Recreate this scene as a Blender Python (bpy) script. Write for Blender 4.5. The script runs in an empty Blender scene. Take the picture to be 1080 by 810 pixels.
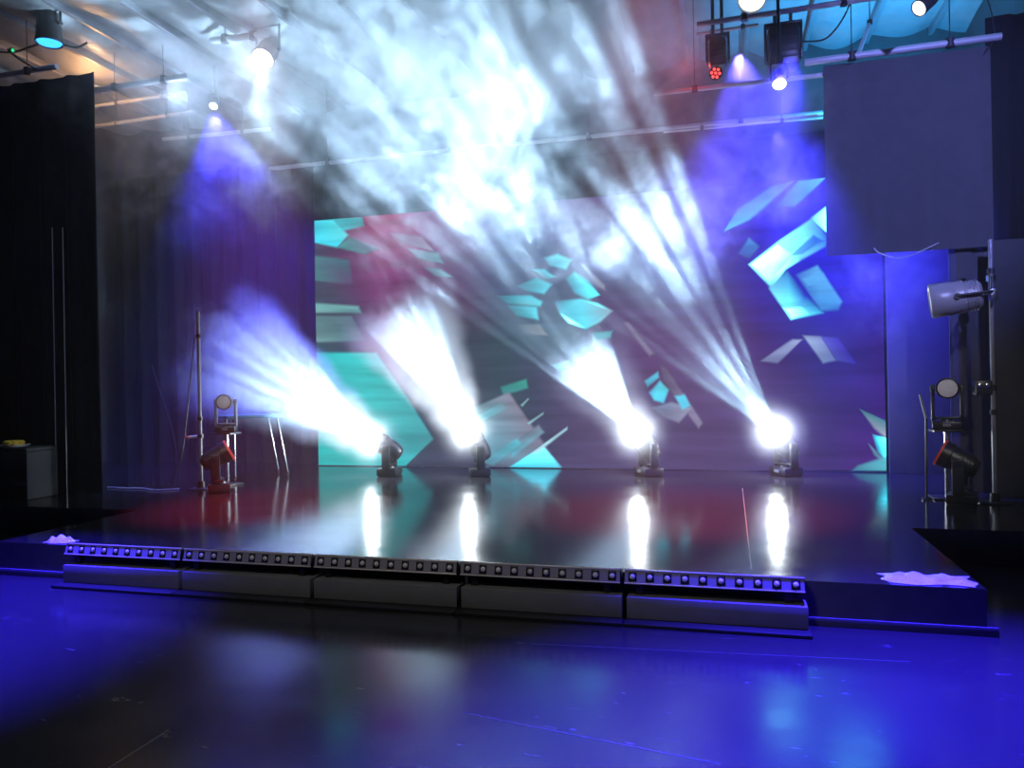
import bpy, bmesh, math, random
from mathutils import Vector, Matrix
random.seed(7)
SC = bpy.context.scene
COL = SC.collection
R = math.radians

# ------------------------------------------------------------------ camera
CAM_H, FPX = 1.6, 809.0
YAW, PITCH, ROLL = 0.2742, -0.0012, -0.0191
_f = Vector((-math.sin(YAW)*math.cos(PITCH), math.cos(YAW)*math.cos(PITCH), math.sin(PITCH)))
_r = Vector((math.cos(YAW), math.sin(YAW), 0.0))
_u = _r.cross(_f)
CR = math.cos(ROLL)*_r + math.sin(ROLL)*_u
CU = -math.sin(ROLL)*_r + math.cos(ROLL)*_u
CW = _f
CP = Vector((0, 0, CAM_H))
cam = bpy.data.cameras.new('camera'); camo = bpy.data.objects.new('camera', cam); COL.objects.link(camo)
cam.sensor_width = 36.0; cam.lens = FPX/1080*36.0; cam.clip_start = 0.05; cam.clip_end = 100
camo.matrix_world = Matrix(((CR.x, CU.x, -CW.x, CP.x), (CR.y, CU.y, -CW.y, CP.y), (CR.z, CU.z, -CW.z, CP.z), (0, 0, 0, 1)))
SC.camera = camo

def aty(px, py, Y):
    """the point of the room at depth Y seen at this place of the 1080x810 photograph"""
    d = CW + ((px-540)/FPX)*CR - ((py-405)/FPX)*CU
    return CP + d*(Y/d.y)
def atz(px, py, Z):
    d = CW + ((px-540)/FPX)*CR - ((py-405)/FPX)*CU
    return CP + d*((Z-CAM_H)/d.z)

# ------------------------------------------------------------------ render settings, world
SC.view_settings.view_transform = 'Standard'; SC.view_settings.look = 'None'
SC.view_settings.gamma = 1.0; SC.view_settings.exposure = 0.0; SC.view_settings.use_curve_mapping = False
cy = SC.cycles
cy.use_denoising = True
cy.volume_bounces = 2
cy.max_bounces = 6; cy.diffuse_bounces = 2; cy.glossy_bounces = 3; cy.transmission_bounces = 3; cy.transparent_max_bounces = 14
cy.volume_step_rate = 2.0; cy.volume_max_steps = 512
cy.sample_clamp_indirect = 4.0
cy.use_adaptive_sampling = True; cy.adaptive_threshold = 0.02
cy.caustics_reflective = False; cy.caustics_refractive = False
world = bpy.data.worlds.new('world'); SC.world = world; world.use_nodes = True
world.node_tree.nodes['Background'].inputs[0].default_value = (0.01, 0.012, 0.03, 1)
world.node_tree.nodes['Background'].inputs[1].default_value = 0.2

# ------------------------------------------------------------------ lamps
ZS, YF, YS = 0.284, 5.29, 11.45         # stage height, stage front, depth of the LED screen

def aim(o, p, q):
    o.location = p
    o.rotation_euler = (Vector(q)-Vector(p)).to_track_quat('-Z', 'Y').to_euler()
def spot(name, p, q, power, color, deg, blend=0.5, rad=0.05):
    l = bpy.data.lights.new(name, 'SPOT'); l.energy = power; l.color = color
    l.spot_size = R(deg); l.spot_blend = blend; l.shadow_soft_size = rad
    o = bpy.data.objects.new(name, l); COL.objects.link(o); aim(o, p, q); return o
def bulb(name, p, power, color, rad=0.08):
    l = bpy.data.lights.new(name, 'POINT'); l.energy = power; l.color = color; l.shadow_soft_size = rad
    o = bpy.data.objects.new(name, l); COL.objects.link(o); o.location = p; return o
def area(name, p, q, power, color, sx, sy):
    l = bpy.data.lights.new(name, 'AREA'); l.shape = 'RECTANGLE'; l.size = sx; l.size_y = sy; l.energy = power; l.color = color
    o = bpy.data.objects.new(name, l); COL.objects.link(o); aim(o, p, q); return o
def gobo(o, scale, lo, hi, seed):
    """splits a moving head's light into a bundle of shafts, as its prism and gobo do"""
    l = o.data; l.use_nodes = True; nt = l.node_tree; N = nt.nodes; K = nt.links
    em = N['Emission']
    tc = N.new('ShaderNodeTexCoord'); sp = N.new('ShaderNodeSeparateXYZ'); K.new(tc.outputs['Normal'], sp.inputs[0])
    a = N.new('ShaderNodeMath'); a.operation = 'DIVIDE'; K.new(sp.outputs[0], a.inputs[0]); K.new(sp.outputs[2], a.inputs[1])
    b = N.new('ShaderNodeMath'); b.operation = 'DIVIDE'; K.new(sp.outputs[1], b.inputs[0]); K.new(sp.outputs[2], b.inputs[1])
    cb = N.new('ShaderNodeCombineXYZ'); K.new(a.outputs[0], cb.inputs[0]); K.new(b.outputs[0], cb.inputs[1]); cb.inputs[2].default_value = seed
    v = N.new('ShaderNodeTexVoronoi'); v.inputs['Scale'].default_value = scale; v.inputs['Randomness'].default_value = 0.8
    K.new(cb.outputs[0], v.inputs['Vector'])
    mr = N.new('ShaderNodeMapRange'); mr.interpolation_type = 'SMOOTHSTEP'
    mr.inputs['From Min'].default_value = 0.12; mr.inputs['From Max'].default_value = 0.52
    mr.inputs['To Min'].default_value = hi; mr.inputs['To Max'].default_value = lo
    K.new(v.outputs['Distance'], mr.inputs['Value']); K.new(mr.outputs[0], em.inputs['Strength'])

# the four moving heads on the stage floor: place on the floor, aim of the beam, opening, power
HEADS = [
    (411, (-7.75, 9.9, 2.45), 44, 20000, 13),
    (506, (-4.70, 9.9, 3.15), 34, 30000, 16),
    (684, (-3.75, 9.0, 4.75), 40, 52000, 14),
    (829, (-2.45, 9.0, 4.95), 38, 52000, 13),
]
HEAD_POS = []
for i, (px, tgt, deg, pw, sc) in enumerate(HEADS):
    b = atz(px, 501.5, ZS); c = b + Vector((0, 0, 0.40))
    d = (Vector(tgt)-c).normalized(); lens = c + d*0.20
    HEAD_POS.append((b, c, d, lens))
    s = spot('beam_lamp', lens + d*0.03, tgt, pw, (0.45, 0.72, 1.0), deg, 0.25, 0.03)
    gobo(s, sc, (0.12, 0.12, 0.08, 0.02)[i], 1.6, 3.1*i)
    bulb('head_glare_lamp', lens + d*0.06 + Vector((0, -0.12, 0)), 130, (0.85, 0.95, 1.0), 0.05)  # added bulb in front of the lens, makes its glare halo

BLUE = (0.036, 0.018, 1.0)
# blue washes hung over the stage, turned on the audience floor and the back of the stage, and one added over the audience
spot('blue_wash_lamp', (1.0, 5.45, 6.3), (1.2, 3.0, 0), 38000, BLUE, 54, 0.9)
spot('blue_wash_lamp', (-5.7, 5.3, 6.3), (-5.6, 3.7, 0), 32000, BLUE, 42, 0.9)
spot('blue_wash_lamp', (0.61, 9.9, 4.60), (2.2, 11.3, 2.4), 6500, (0.03, 0.025, 1.0), 95, 0.8)
spot('blue_wash_lamp', (0.2, 9.9, 5.60), (0.5, 11.2, 3.6), 2600, (0.10, 0.07, 1.0), 85, 0.8)
spot('blue_wash_lamp', (-7.43, 10.0, 5.8), (-7.3, 10.5, 4.0), 4200, (0.05, 0.045, 1.0), 84, 0.8)
spot('blue_wash_lamp', (2.9, 3.0, 5.2), (1.9, 9.5, 3.9), 3600, (0.24, 0.28, 1.0), 40, 0.8)  # added from the audience side to turn the right drape blue
spot('blue_wash_lamp', (0.70, 8.3, 4.9), (0.0, 9.9, 2.6), 3500, (0.045, 0.035, 1.0), 80, 0.9)
# red wash across the stage floor, red and cyan up-lights at the ceiling
spot('red_wash_lamp', (-4.75, 10.9, 4.80), (-4.9, 9.6, ZS), 420, (1.0, 0.03, 0.10), 26, 0.9, 0.08)
spot('red_wash_lamp', (-2.60, 10.9, 4.80), (-2.4, 9.6, ZS), 180, (1.0, 0.03, 0.12), 26, 0.9, 0.08)
spot('red_wash_lamp', (-4.2, 6.1, 6.25), (-5.0, 7.5, ZS), 9500, (1.0, 0.03, 0.05), 30, 0.9, 0.08)
spot('red_wash_lamp', (-0.6, 6.1, 6.25), (-0.5, 7.9, ZS), 11500, (1.0, 0.03, 0.05), 35, 0.9, 0.08)
bulb('red_spill_lamp', (-0.30, 9.3, 5.25), 3.5, (1.0, 0.07, 0.05), 0.06)
spot('cyan_up_lamp', (1.95, 10.3, 4.5), (1.8, 10.7, 6.6), 1300, (0.025, 0.42, 1.0), 125, 0.8)
bulb('warm_work_lamp', (-9.2, 9.6, 6.2), 45, (1.0, 0.50, 0.18), 0.08)
spot('cool_down_lamp', (-5.91, 9.0, 5.95), (-6.3, 9.2, 3.0), 420, (0.60, 0.92, 1.0), 44, 0.7)
bulb('cool_spill_fill_lamp', (-5.91, 8.75, 5.85), 14, (0.60, 0.80, 1.0), 0.10)
bulb('cool_spill_fill_lamp', (-7.6, 9.4, 5.9), 45, (0.45, 0.65, 1.0), 0.10)  # added bulb without a fixture, brightens the smoke at upper left
# fill spots added on the audience side for the light bars and wing fixtures
spot('front_fill_lamp', (-2.2, 0.6, 5.8), (-2.3, 5.3, 0.2), 270, (1.0, 0.95, 0.88), 58, 0.7, 0.4)
spot('front_fill_lamp', (2.6, 0.8, 5.8), (2.25, 8.9, 1.4), 650, (1.0, 0.95, 0.95), 14, 0.6, 0.1)  # added narrow spot to brighten the pale lens in the right wing
spot('front_fill_lamp', (-3.5, 0.8, 5.8), (-6.5, 8.9, 1.1), 600, (1.0, 0.95, 0.92), 10, 0.6, 0.1)  # added narrow spot to brighten the pale lens in the left wing

# ------------------------------------------------------------------ materials
def mat(name, col, rough=0.5, metal=0.0, spec=0.5, bump=0.0, bscale=60.0, var=0.0, vscale=8.0):
    m = bpy.data.materials.new(name); m.use_nodes = True; nt = m.node_tree; N = nt.nodes; K = nt.links
    p = N['Principled BSDF']
    p.inputs['Base Color'].default_value = (*col, 1); p.inputs['Roughness'].default_value = rough
    p.inputs['Metallic'].default_value = metal; p.inputs['Specular IOR Level'].default_value = spec
    tc = N.new('ShaderNodeTexCoord')
    if var:
        n = N.new('ShaderNodeTexNoise'); n.inputs['Scale'].default_value = vscale; n.inputs['Detail'].default_value = 5
        K.new(tc.outputs['Object'], n.inputs['Vector'])
        mx = N.new('ShaderNodeMix'); mx.data_type = 'RGBA'
        mx.inputs['A'].default_value = (*[c*(1-var) for c in col], 1); mx.inputs['B'].default_value = (*[min(1, c*(1+var)) for c in col], 1)
        K.new(n.outputs['Fac'], mx.inputs['Factor']); K.new(mx.outputs['Result'], p.inputs['Base Color'])
    if bump:
        n = N.new('ShaderNodeTexNoise'); n.inputs['Scale'].default_value = bscale; n.inputs['Detail'].default_value = 4
        K.new(tc.outputs['Object'], n.inputs['Vector'])
        b = N.new('ShaderNodeBump'); b.inputs['Strength'].default_value = bump; b.inputs['Distance'].default_value = 0.02
        K.new(n.outputs['Fac'], b.inputs['Height']); K.new(b.outputs[0], p.inputs['Normal'])
    return m
def emit(name, col, s):
    m = bpy.data.materials.new(name); m.use_nodes = True; nt = m.node_tree
    nt.nodes.remove(nt.nodes['Principled BSDF'])
    e = nt.nodes.new('ShaderNodeEmission'); e.inputs[0].default_value = (*col, 1); e.inputs[1].default_value = s
    nt.links.new(e.outputs[0], nt.nodes['Material Output'].inputs[0]); return m
def floor_mat(name, col, rough, scratch):
    m = mat(name, col, rough, 0, 0.5)
    nt = m.node_tree; N = nt.nodes; K = nt.links; p = N['Principled BSDF']
    tc = N.new('ShaderNodeTexCoord')
    n = N.new('ShaderNodeTexNoise'); n.inputs['Scale'].default_value = 2.3; n.inputs['Detail'].default_value = 8; n.inputs['Roughness'].default_value = 0.65
    K.new(tc.outputs['Object'], n.inputs['Vector'])
    mr = N.new('ShaderNodeMapRange'); mr.inputs['From Min'].default_value = 0.3; mr.inputs['From Max'].default_value = 0.7
    mr.inputs['To Min'].default_value = rough*0.75; mr.inputs['To Max'].default_value = rough*1.35
    K.new(n.outputs['Fac'], mr.inputs['Value']); K.new(mr.outputs[0], p.inputs['Roughness'])
    # small pale scuffs
    w = N.new('ShaderNodeTexNoise'); w.inputs['Scale'].default_value = 9.0; w.inputs['Detail'].default_value = 6; w.inputs['Distortion'].default_value = 1.5
    mp = N.new('ShaderNodeMapping'); mp.inputs['Scale'].default_value = (0.6, 2.2, 1); mp.inputs['Rotation'].default_value = (0, 0, 0.5)
    K.new(tc.outputs['Object'], mp.inputs[0]); K.new(mp.outputs[0], w.inputs['Vector'])
    m2 = N.new('ShaderNodeMapRange'); m2.inputs['From Min'].default_value = 0.68; m2.inputs['From Max'].default_value = 0.78
    K.new(w.outputs['Fac'], m2.inputs['Value'])
    mx = N.new('ShaderNodeMix'); mx.data_type = 'RGBA'
    mx.inputs['A'].default_value = (*col, 1); mx.inputs['B'].default_value = (*scratch, 1)
    K.new(m2.outputs[0], mx.inputs['Factor']); K.new(mx.outputs['Result'], p.inputs['Base Color'])
    b = N.new('ShaderNodeBump'); b.inputs['Strength'].default_value = 0.03; b.inputs['Distance'].default_value = 0.02
    K.new(n.outputs['Fac'], b.inputs['Height']); K.new(b.outputs[0], p.inputs['Normal'])
    return m
M = {
    'floor': floor_mat('black_gloss_floor', (0.024, 0.024, 0.026), 0.16, (0.14, 0.14, 0.15)),
    'stage': floor_mat('black_gloss_stage', (0.015, 0.014, 0.0145), 0.13, (0.07, 0.07, 0.07)),
    'riser': mat('black_riser', (0.11, 0.11, 0.115), 0.45, var=0.3),
    'ledge': mat('riser_ledge', (0.10, 0.10, 0.11), 0.4),
    'drape': mat('black_velour', (0.004, 0.004, 0.006), 0.9, spec=0.2, bump=0.2, bscale=300, var=0.25),
    'border': mat('grey_black_velour', (0.05, 0.05, 0.055), 0.9, spec=0.2, bump=0.2, bscale=300, var=0.2),
    'wall': mat('black_wall', (0.02, 0.02, 0.022), 0.8, var=0.3),
    'foil': mat('ceiling_insulation', (0.17, 0.17, 0.175), 0.5, spec=0.4, bump=0.5, bscale=5, var=0.2),
    'rafter': mat('grey_painted_steel', (0.20, 0.20, 0.22), 0.4, 0.4, var=0.2),
    'pipe': mat('galvanised_pipe', (0.34, 0.34, 0.35), 0.55, 0.2, var=0.15),
    'black': mat('black_plastic', (0.018, 0.018, 0.02), 0.4, var=0.2),
    'blackm': mat('black_metal', (0.03, 0.03, 0.033), 0.35, 0.3, var=0.2),
    'grey': mat('grey_plastic', (0.22, 0.22, 0.24), 0.35, var=0.15),
    'basegrey': mat('charcoal_base', (0.19, 0.19, 0.195), 0.5, var=0.15),
    'silver': mat('silver_trim', (0.80, 0.76, 0.66), 0.4, 0.15),
    'face': mat('batten_face', (0.34, 0.32, 0.37), 0.4),
    'cell': mat('black_cell', (0.01, 0.01, 0.011), 0.5),
    'led': mat('clear_led_lens', (0.9, 0.9, 0.86), 0.2, 0.0, bump=0.5, bscale=90),
    'chrome': mat('chrome', (0.7, 0.7, 0.72), 0.2, 1.0),
    'disc': mat('frosted_lens', (0.85, 0.85, 0.86), 0.7, spec=0.2, bump=0.3, bscale=120, var=0.2, vscale=60),
    'orange': mat('red_orange_plastic', (0.85, 0.10, 0.06), 0.4),
    'teal': mat('teal_lit_edge', (0.10, 0.22, 0.28), 0.4),  # teal light on the table is put into this colour
    'yellow': mat('yellow_cable', (0.75, 0.50, 0.03), 0.5, var=0.3, vscale=30),
    'white': mat('white_plastic', (0.7, 0.7, 0.7), 0.5),
    'film': mat('clear_plastic_film', (0.80, 0.82, 0.88), 0.2, bump=0.8, bscale=40),
    'tape': mat('pale_tape', (0.10, 0.10, 0.11), 0.5, var=0.4, vscale=40),
    'lens_on': emit('lit_lens', (0.85, 0.95, 1.0), 60.0),
    'lamp_on': emit('lit_lamp', (0.95, 0.97, 1.0), 7.0),
    'lamp_warm': emit('lit_lamp_dim', (1.0, 0.95, 0.88), 2.2),
    'lamp_blue': emit('lit_blue', (0.03, 0.30, 1.0), 3.0),
    'led_green': emit('lit_green', (0.02, 0.8, 0.25), 1.2),
    'led_red': emit('lit_red', (1.0, 0.06, 0.05), 3.0),
}

# ------------------------------------------------------------------ geometry helpers
class MB:
    def __init__(s): s.bm = bmesh.new()
    def box(s, c, size, bev=0.0, mtx=None):
        r = bmesh.ops.create_cube(s.bm, size=1.0)
        vs = r['verts']
        for v in vs: v.co = Vector((v.co.x*size[0], v.co.y*size[1], v.co.z*size[2]))
        if bev:
            es = list({e for v in vs for e in v.link_edges})
            rb = bmesh.ops.bevel(s.bm, geom=es, offset=bev, segments=2, affect='EDGES', profile=0.5)
            vs = list({v for f in rb['faces'] for v in f.verts} | {v for v in vs if v.is_valid})
        for v in vs:
            co = v.co
            if mtx is not None: co = mtx @ co
            v.co = Vector(c) + co
        return s
    def tube(s, p, q, r, seg=12, r2=None):
        p = Vector(p); q = Vector(q); d = q-p
        z = d.normalized(); x = z.orthogonal().normalized(); y = z.cross(x)
        r2 = r if r2 is None else r2
        A = [s.bm.verts.new(p + r*(math.cos(2*math.pi*k/seg)*x+math.sin(2*math.pi*k/seg)*y)) for k in range(seg)]
        B = [s.bm.verts.new(q + r2*(math.cos(2*math.pi*k/seg)*x+math.sin(2*math.pi*k/seg)*y)) for k in range(seg)]
        for k in range(seg): s.bm.faces.new((A[k], A[(k+1) % seg], B[(k+1) % seg], B[k]))
        s.bm.faces.new(A[::-1]); s.bm.faces.new(B); return s
    def path(s, pts, r, seg=8):
        pts = [Vector(p) for p in pts]; rings = []
        for i, p in enumerate(pts):
            d = (pts[min(i+1, len(pts)-1)]-pts[max(i-1, 0)]).normalized()
            up = Vector((0, 0, 1)) if abs(d.z) < 0.9 else Vector((1, 0, 0))
            x = d.cross(up).normalized(); y = x.cross(d)
            rings.append([s.bm.verts.new(p + r*(math.cos(2*math.pi*k/seg)*x+math.sin(2*math.pi*k/seg)*y)) for k in range(seg)])
        for A, B in zip(rings, rings[1:]):
            for k in range(seg): s.bm.faces.new((A[k], A[(k+1) % seg], B[(k+1) % seg], B[k]))
        s.bm.faces.new(rings[0][::-1]); s.bm.faces.new(rings[-1]); return s
    def lathe(s, o, d, prof, seg=28):
        """prof: (distance along d, radius) pairs"""
        o = Vector(o); z = Vector(d).normalized(); x = z.orthogonal().normalized(); y = z.cross(x); rings = []
        for t, r in prof:
            rings.append([s.bm.verts.new(o + t*z + r*(math.cos(2*math.pi*k/seg)*x+math.sin(2*math.pi*k/seg)*y)) for k in range(seg)])
        for A, B in zip(rings, rings[1:]):
            for k in range(seg): s.bm.faces.new((A[k], A[(k+1) % seg], B[(k+1) % seg], B[k]))
        s.bm.faces.new(rings[0][::-1]); s.bm.faces.new(rings[-1]); return s
    def build(s, name, m, parent=None, smooth=True):
        bmesh.ops.recalc_face_normals(s.bm, faces=s.bm.faces)
        me = bpy.data.meshes.new(name); s.bm.to_mesh(me); s.bm.free()
        if smooth:
            for p in me.polygons: p.use_smooth = True
            try: me.set_sharp_from_angle(angle=R(38))
            except Exception: pass
        me.materials.append(m)
        o = bpy.data.objects.new(name, me); COL.objects.link(o)
        if parent is not None: o.parent = parent; o.matrix_parent_inverse = parent.matrix_world.inverted()
        return o
def tag(o, label=None, cat=None, group=None, kind=None):
    if label: o['label'] = label
    if cat: o['category'] = cat
    if group: o['group'] = group
    if kind: o['kind'] = kind
    return o
def thing(name, label, cat, loc, group=None):
    o = bpy.data.objects.new(name, None); COL.objects.link(o); o.location = loc; o.empty_display_size = 0.1
    o.matrix_world = Matrix.Translation(Vector(loc))
    return tag(o, label, cat, group)
def struct(o): return tag(o, kind='structure')

# ------------------------------------------------------------------ the setting
def slab(name, x0, x1, y0, y1, z0, z1, m, kind=True):
    o = MB().box(((x0+x1)/2, (y0+y1)/2, (z0+z1)/2), (x1-x0, y1-y0, z1-z0)).build(name, m, smooth=False)
    return struct(o) if kind else o
XL, XR, YB, YN, ZC = -11.2, 3.35, 12.3, -3.5, 6.62
slab('floor', XL-.2, XR+.2, YN-.2, YB+.2, -0.2, 0, M['floor'])
slab('wall_left', XL-.2, XL, YN, YB, 0, 7.2, M['wall'])
slab('wall_right', XR, XR+.2, YN, YB, 0, 7.2, M['wall'])
slab('wall_back', XL, XR, YB, YB+.2, 0, 7.2, M['wall'])
slab('wall_front', XL, XR, YN-.2, YN, 0, 7.2, M['wall'])
# stage platform: a narrower front apron and the wide rear part in one solid
def stage():
    o = MB(); bm = o.bm
    pl = [(-6.25, YF), (1.50, YF), (1.50, 7.3), (XR-0.02, 7.3), (XR-0.02, YB-0.01), (XL+0.02, YB-0.01), (XL+0.02, 7.0), (-6.25, 7.0)]
    a = [bm.verts.new((x, y, 0.0)) for x, y in pl]; b = [bm.verts.new((x, y, ZS)) for x, y in pl]
    n = len(pl)
    top = bm.faces.new(b); bm.faces.new(a[::-1])
    for k in range(n): bm.faces.new((a[k], a[(k+1) % n], b[(k+1) % n], b[k]))
    st = o.build('floor_stage', M['stage'], smooth=False)
    st.data.materials.append(M['riser'])
    for p in st.data.polygons:
        if abs(p.normal.z) < 0.5: p.material_index = 1
    struct(st)
stage()
struct(MB().box(((0.47+1.56)/2, YF-0.012, 0.028), (1.56-0.47, 0.022, 0.056), 0.004).build('trim_1', M['ledge']))
struct(MB().box(((-6.25-5.36)/2, YF-0.012, 0.028), (6.25-5.36, 0.022, 0.056), 0.004).build('trim_2', M['ledge']))
# sheet seams on the two floors
def seam(name, p, q, w, z):
    p = Vector(p); q = Vector(q); d = (q-p); n = Vector((-d.y, d.x, 0)).normalized()*w/2
    o = MB(); vs = []
    for zz in (z+0.0002, z+0.0012): vs.append([o.bm.verts.new((c.x, c.y, zz)) for c in (p+n, q+n, q-n, p-n)])
    o.bm.faces.new(vs[1]); o.bm.faces.new(vs[0][::-1])
    for k in range(4): o.bm.faces.new((vs[0][k], vs[0][(k+1) % 4], vs[1][(k+1) % 4], vs[1][k]))
    return struct(o.build(name, M['tape'], smooth=False))
seam('trim_3', atz(783, 515, ZS), atz(792.5, 600, ZS), 0.007, ZS)
seam('trim_4', atz(560, 679, 0), atz(960, 698, 0), 0.004, 0)
seam('trim_5', atz(115, 810, 0), atz(178, 770, 0), 0.006, 0)
seam('trim_6', atz(490, 752, 0), atz(760, 806, 0), 0.004, 0)

# ceiling: insulation blankets sagging between the rafters
def ceiling():
    o = MB(); bm = o.bm; nx, ny = 150, 60; sp = 0.85
    x0, x1, y0, y1 = XL, XR, YN, YB
    g = []
    for j in range(ny+1):
        y = y0+(y1-y0)*j/ny; row = []
        for i in range(nx+1):
            x = x0+(x1-x0)*i/nx
            ph = ((x-0.35)/sp) % 1.0
            z = ZC - 0.16*math.sin(math.pi*ph)**0.8*(0.75+0.25*math.sin(y*2.1+math.floor((x-.35)/sp)*2.0)) + 0.02*math.sin(7*x+3*y)
            row.append(bm.verts.new((x, y, z)))
        g.append(row)
    for j in range(ny):
        for i in range(nx): bm.faces.new((g[j][i], g[j][i+1], g[j+1][i+1], g[j+1][i]))
    # closed on top
    t = [bm.verts.new(c) for c in ((x0, y0, 7.1), (x1, y0, 7.1), (x1, y1, 7.1), (x0, y1, 7.1))]
    bm.faces.new(t)
    bm.faces.new([t[0], t[1]]+[g[0][i] for i in range(nx, -1, -1)])
    bm.faces.new([t[2], t[3]]+[g[ny][i] for i in range(nx+1)])
    bm.faces.new([t[3], t[0]]+[g[j][0] for j in range(ny+1)])
    bm.faces.new([t[1], t[2]]+[g[j][nx] for j in range(ny, -1, -1)])
    struct(o.build('ceiling', M['foil']))
    n = 7
    for k in range(-12, 4):
        x = 0.35+k*sp
        if XL+0.2 < x < XR-0.2:
            b = MB().box((x, (2.0+YB)/2, ZC-0.05), (0.06, YB-2.0, 0.16), 0.006)
            struct(b.build('trim_%d' % n, M['rafter'])); n += 1
ceiling()

# ------------------------------------------------------------------ drapes and masking
def drape(name, label, x0, x1, y, z0, z1, m, amp=0.05, wl=0.32, seed=0, cat='curtain', group=None, ax='x'):
    rnd = random.Random(seed); o = MB(); bm = o.bm
    n = max(8, int((x1-x0)/0.03)); ph = rnd.random()*6; rows = []
    K = 10
    for side in (0, 1):
        rr = []
        for j in range(K+1):
            t = j/K; z = z1+(z0-z1)*t; row = []
            for i in range(n+1):
                x = x0+(x1-x0)*i/n
                u = x+0.03*math.sin(2*t+ph)
                f = amp*(0.45+0.55*t)*(math.sin(2*math.pi*u/wl+ph)+0.5*math.sin(2*math.pi*u/(wl*0.53)+2*ph)+0.4*math.sin(u*1.7+ph))
                row.append(bm.verts.new((x, y+f+side*0.012, z) if ax == 'x' else (y+f+side*0.012, x, z)))
            rr.append(row)
        rows.append(rr)
    A, B = rows
    for j in range(K):
        for i in range(n):
            bm.faces.new((A[j][i], A[j][i+1], A[j+1][i+1], A[j+1][i])); bm.faces.new((B[j][i+1], B[j][i], B[j+1][i], B[j+1][i+1]))
        bm.faces.new((A[j][0], A[j+1][0], B[j+1][0], B[j][0])); bm.faces.new((A[j+1][n], A[j][n], B[j][n], B[j+1][n]))
    for i in range(n):
        bm.faces.new((A[0][i+1], A[0][i], B[0][i], B[0][i+1])); bm.faces.new((A[K][i], A[K][i+1], B[K][i+1], B[K][i]))
    return tag(o.build(name, m), label, cat, group)
HY = 9.5
drape('border_curtain', 'dark blue-grey hanging drape high on the right with cut-off bottom edge', 1.13, 2.84, HY+0.05, 3.0, 5.20, M['border'], 0.012, 0.5, 3)
drape('leg_curtain', 'narrow dark drape standing below the right end of the hanging drape', 2.42, 2.84, HY+0.15, ZS, 3.04, M['border'], 0.02, 0.25, 5)
drape('leg_curtain', 'black drape along the far right edge behind the pole', 2.86, 3.30, HY+0.25, ZS, 5.6, M['drape'], 0.04, 0.3, 6)
drape('leg_curtain', 'tall black drape at the far left with straight right edge', -11.1, -7.80, 8.1, ZS, 5.72, M['drape'], 0.045, 0.42, 8)
drape('backdrop_curtain', 'black pleated drape behind the left pole, beside the screen', -10.9, -6.75, 11.75, ZS, 5.5, M['drape'], 0.06, 0.36, 9)
drape('backdrop_curtain', 'black drape hanging behind and above the big screen', -6.72, 3.2, 12.05, ZS, 5.2, M['drape'], 0.012, 0.5, 10)
# black flats
def flat(name, label, x0, x1, y, z0, z1, cat='panel'):
    t = thing(name, label, cat, ((x0+x1)/2, y, z0))
    MB().box(((x0+x1)/2, y, (z0+z1)/2), (x1-x0, 0.03, z1-z0), 0.004).build('panel', M['wall'], t)
    f = MB()
    for x in (x0+0.03, x1-0.03): f.box((x, y+0.045, (z0+z1)/2), (0.06, 0.06, z1-z0))
    for z in (z0+0.03, z1-0.03): f.box(((x0+x1)/2, y+0.045, z), (x1-x0-0.12, 0.06, 0.06))
    f.build('frame', M['wall'], t)
    return t
flat('masking_flat', 'tall dark panel standing against the right edge of the screen', 2.08, 2.83, 11.30, ZS, 3.6)
flat('masking_flat', 'small dark panel at the right edge of the picture, behind the pole', 2.72, 3.2, 9.25, ZS, 3.02)

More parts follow.
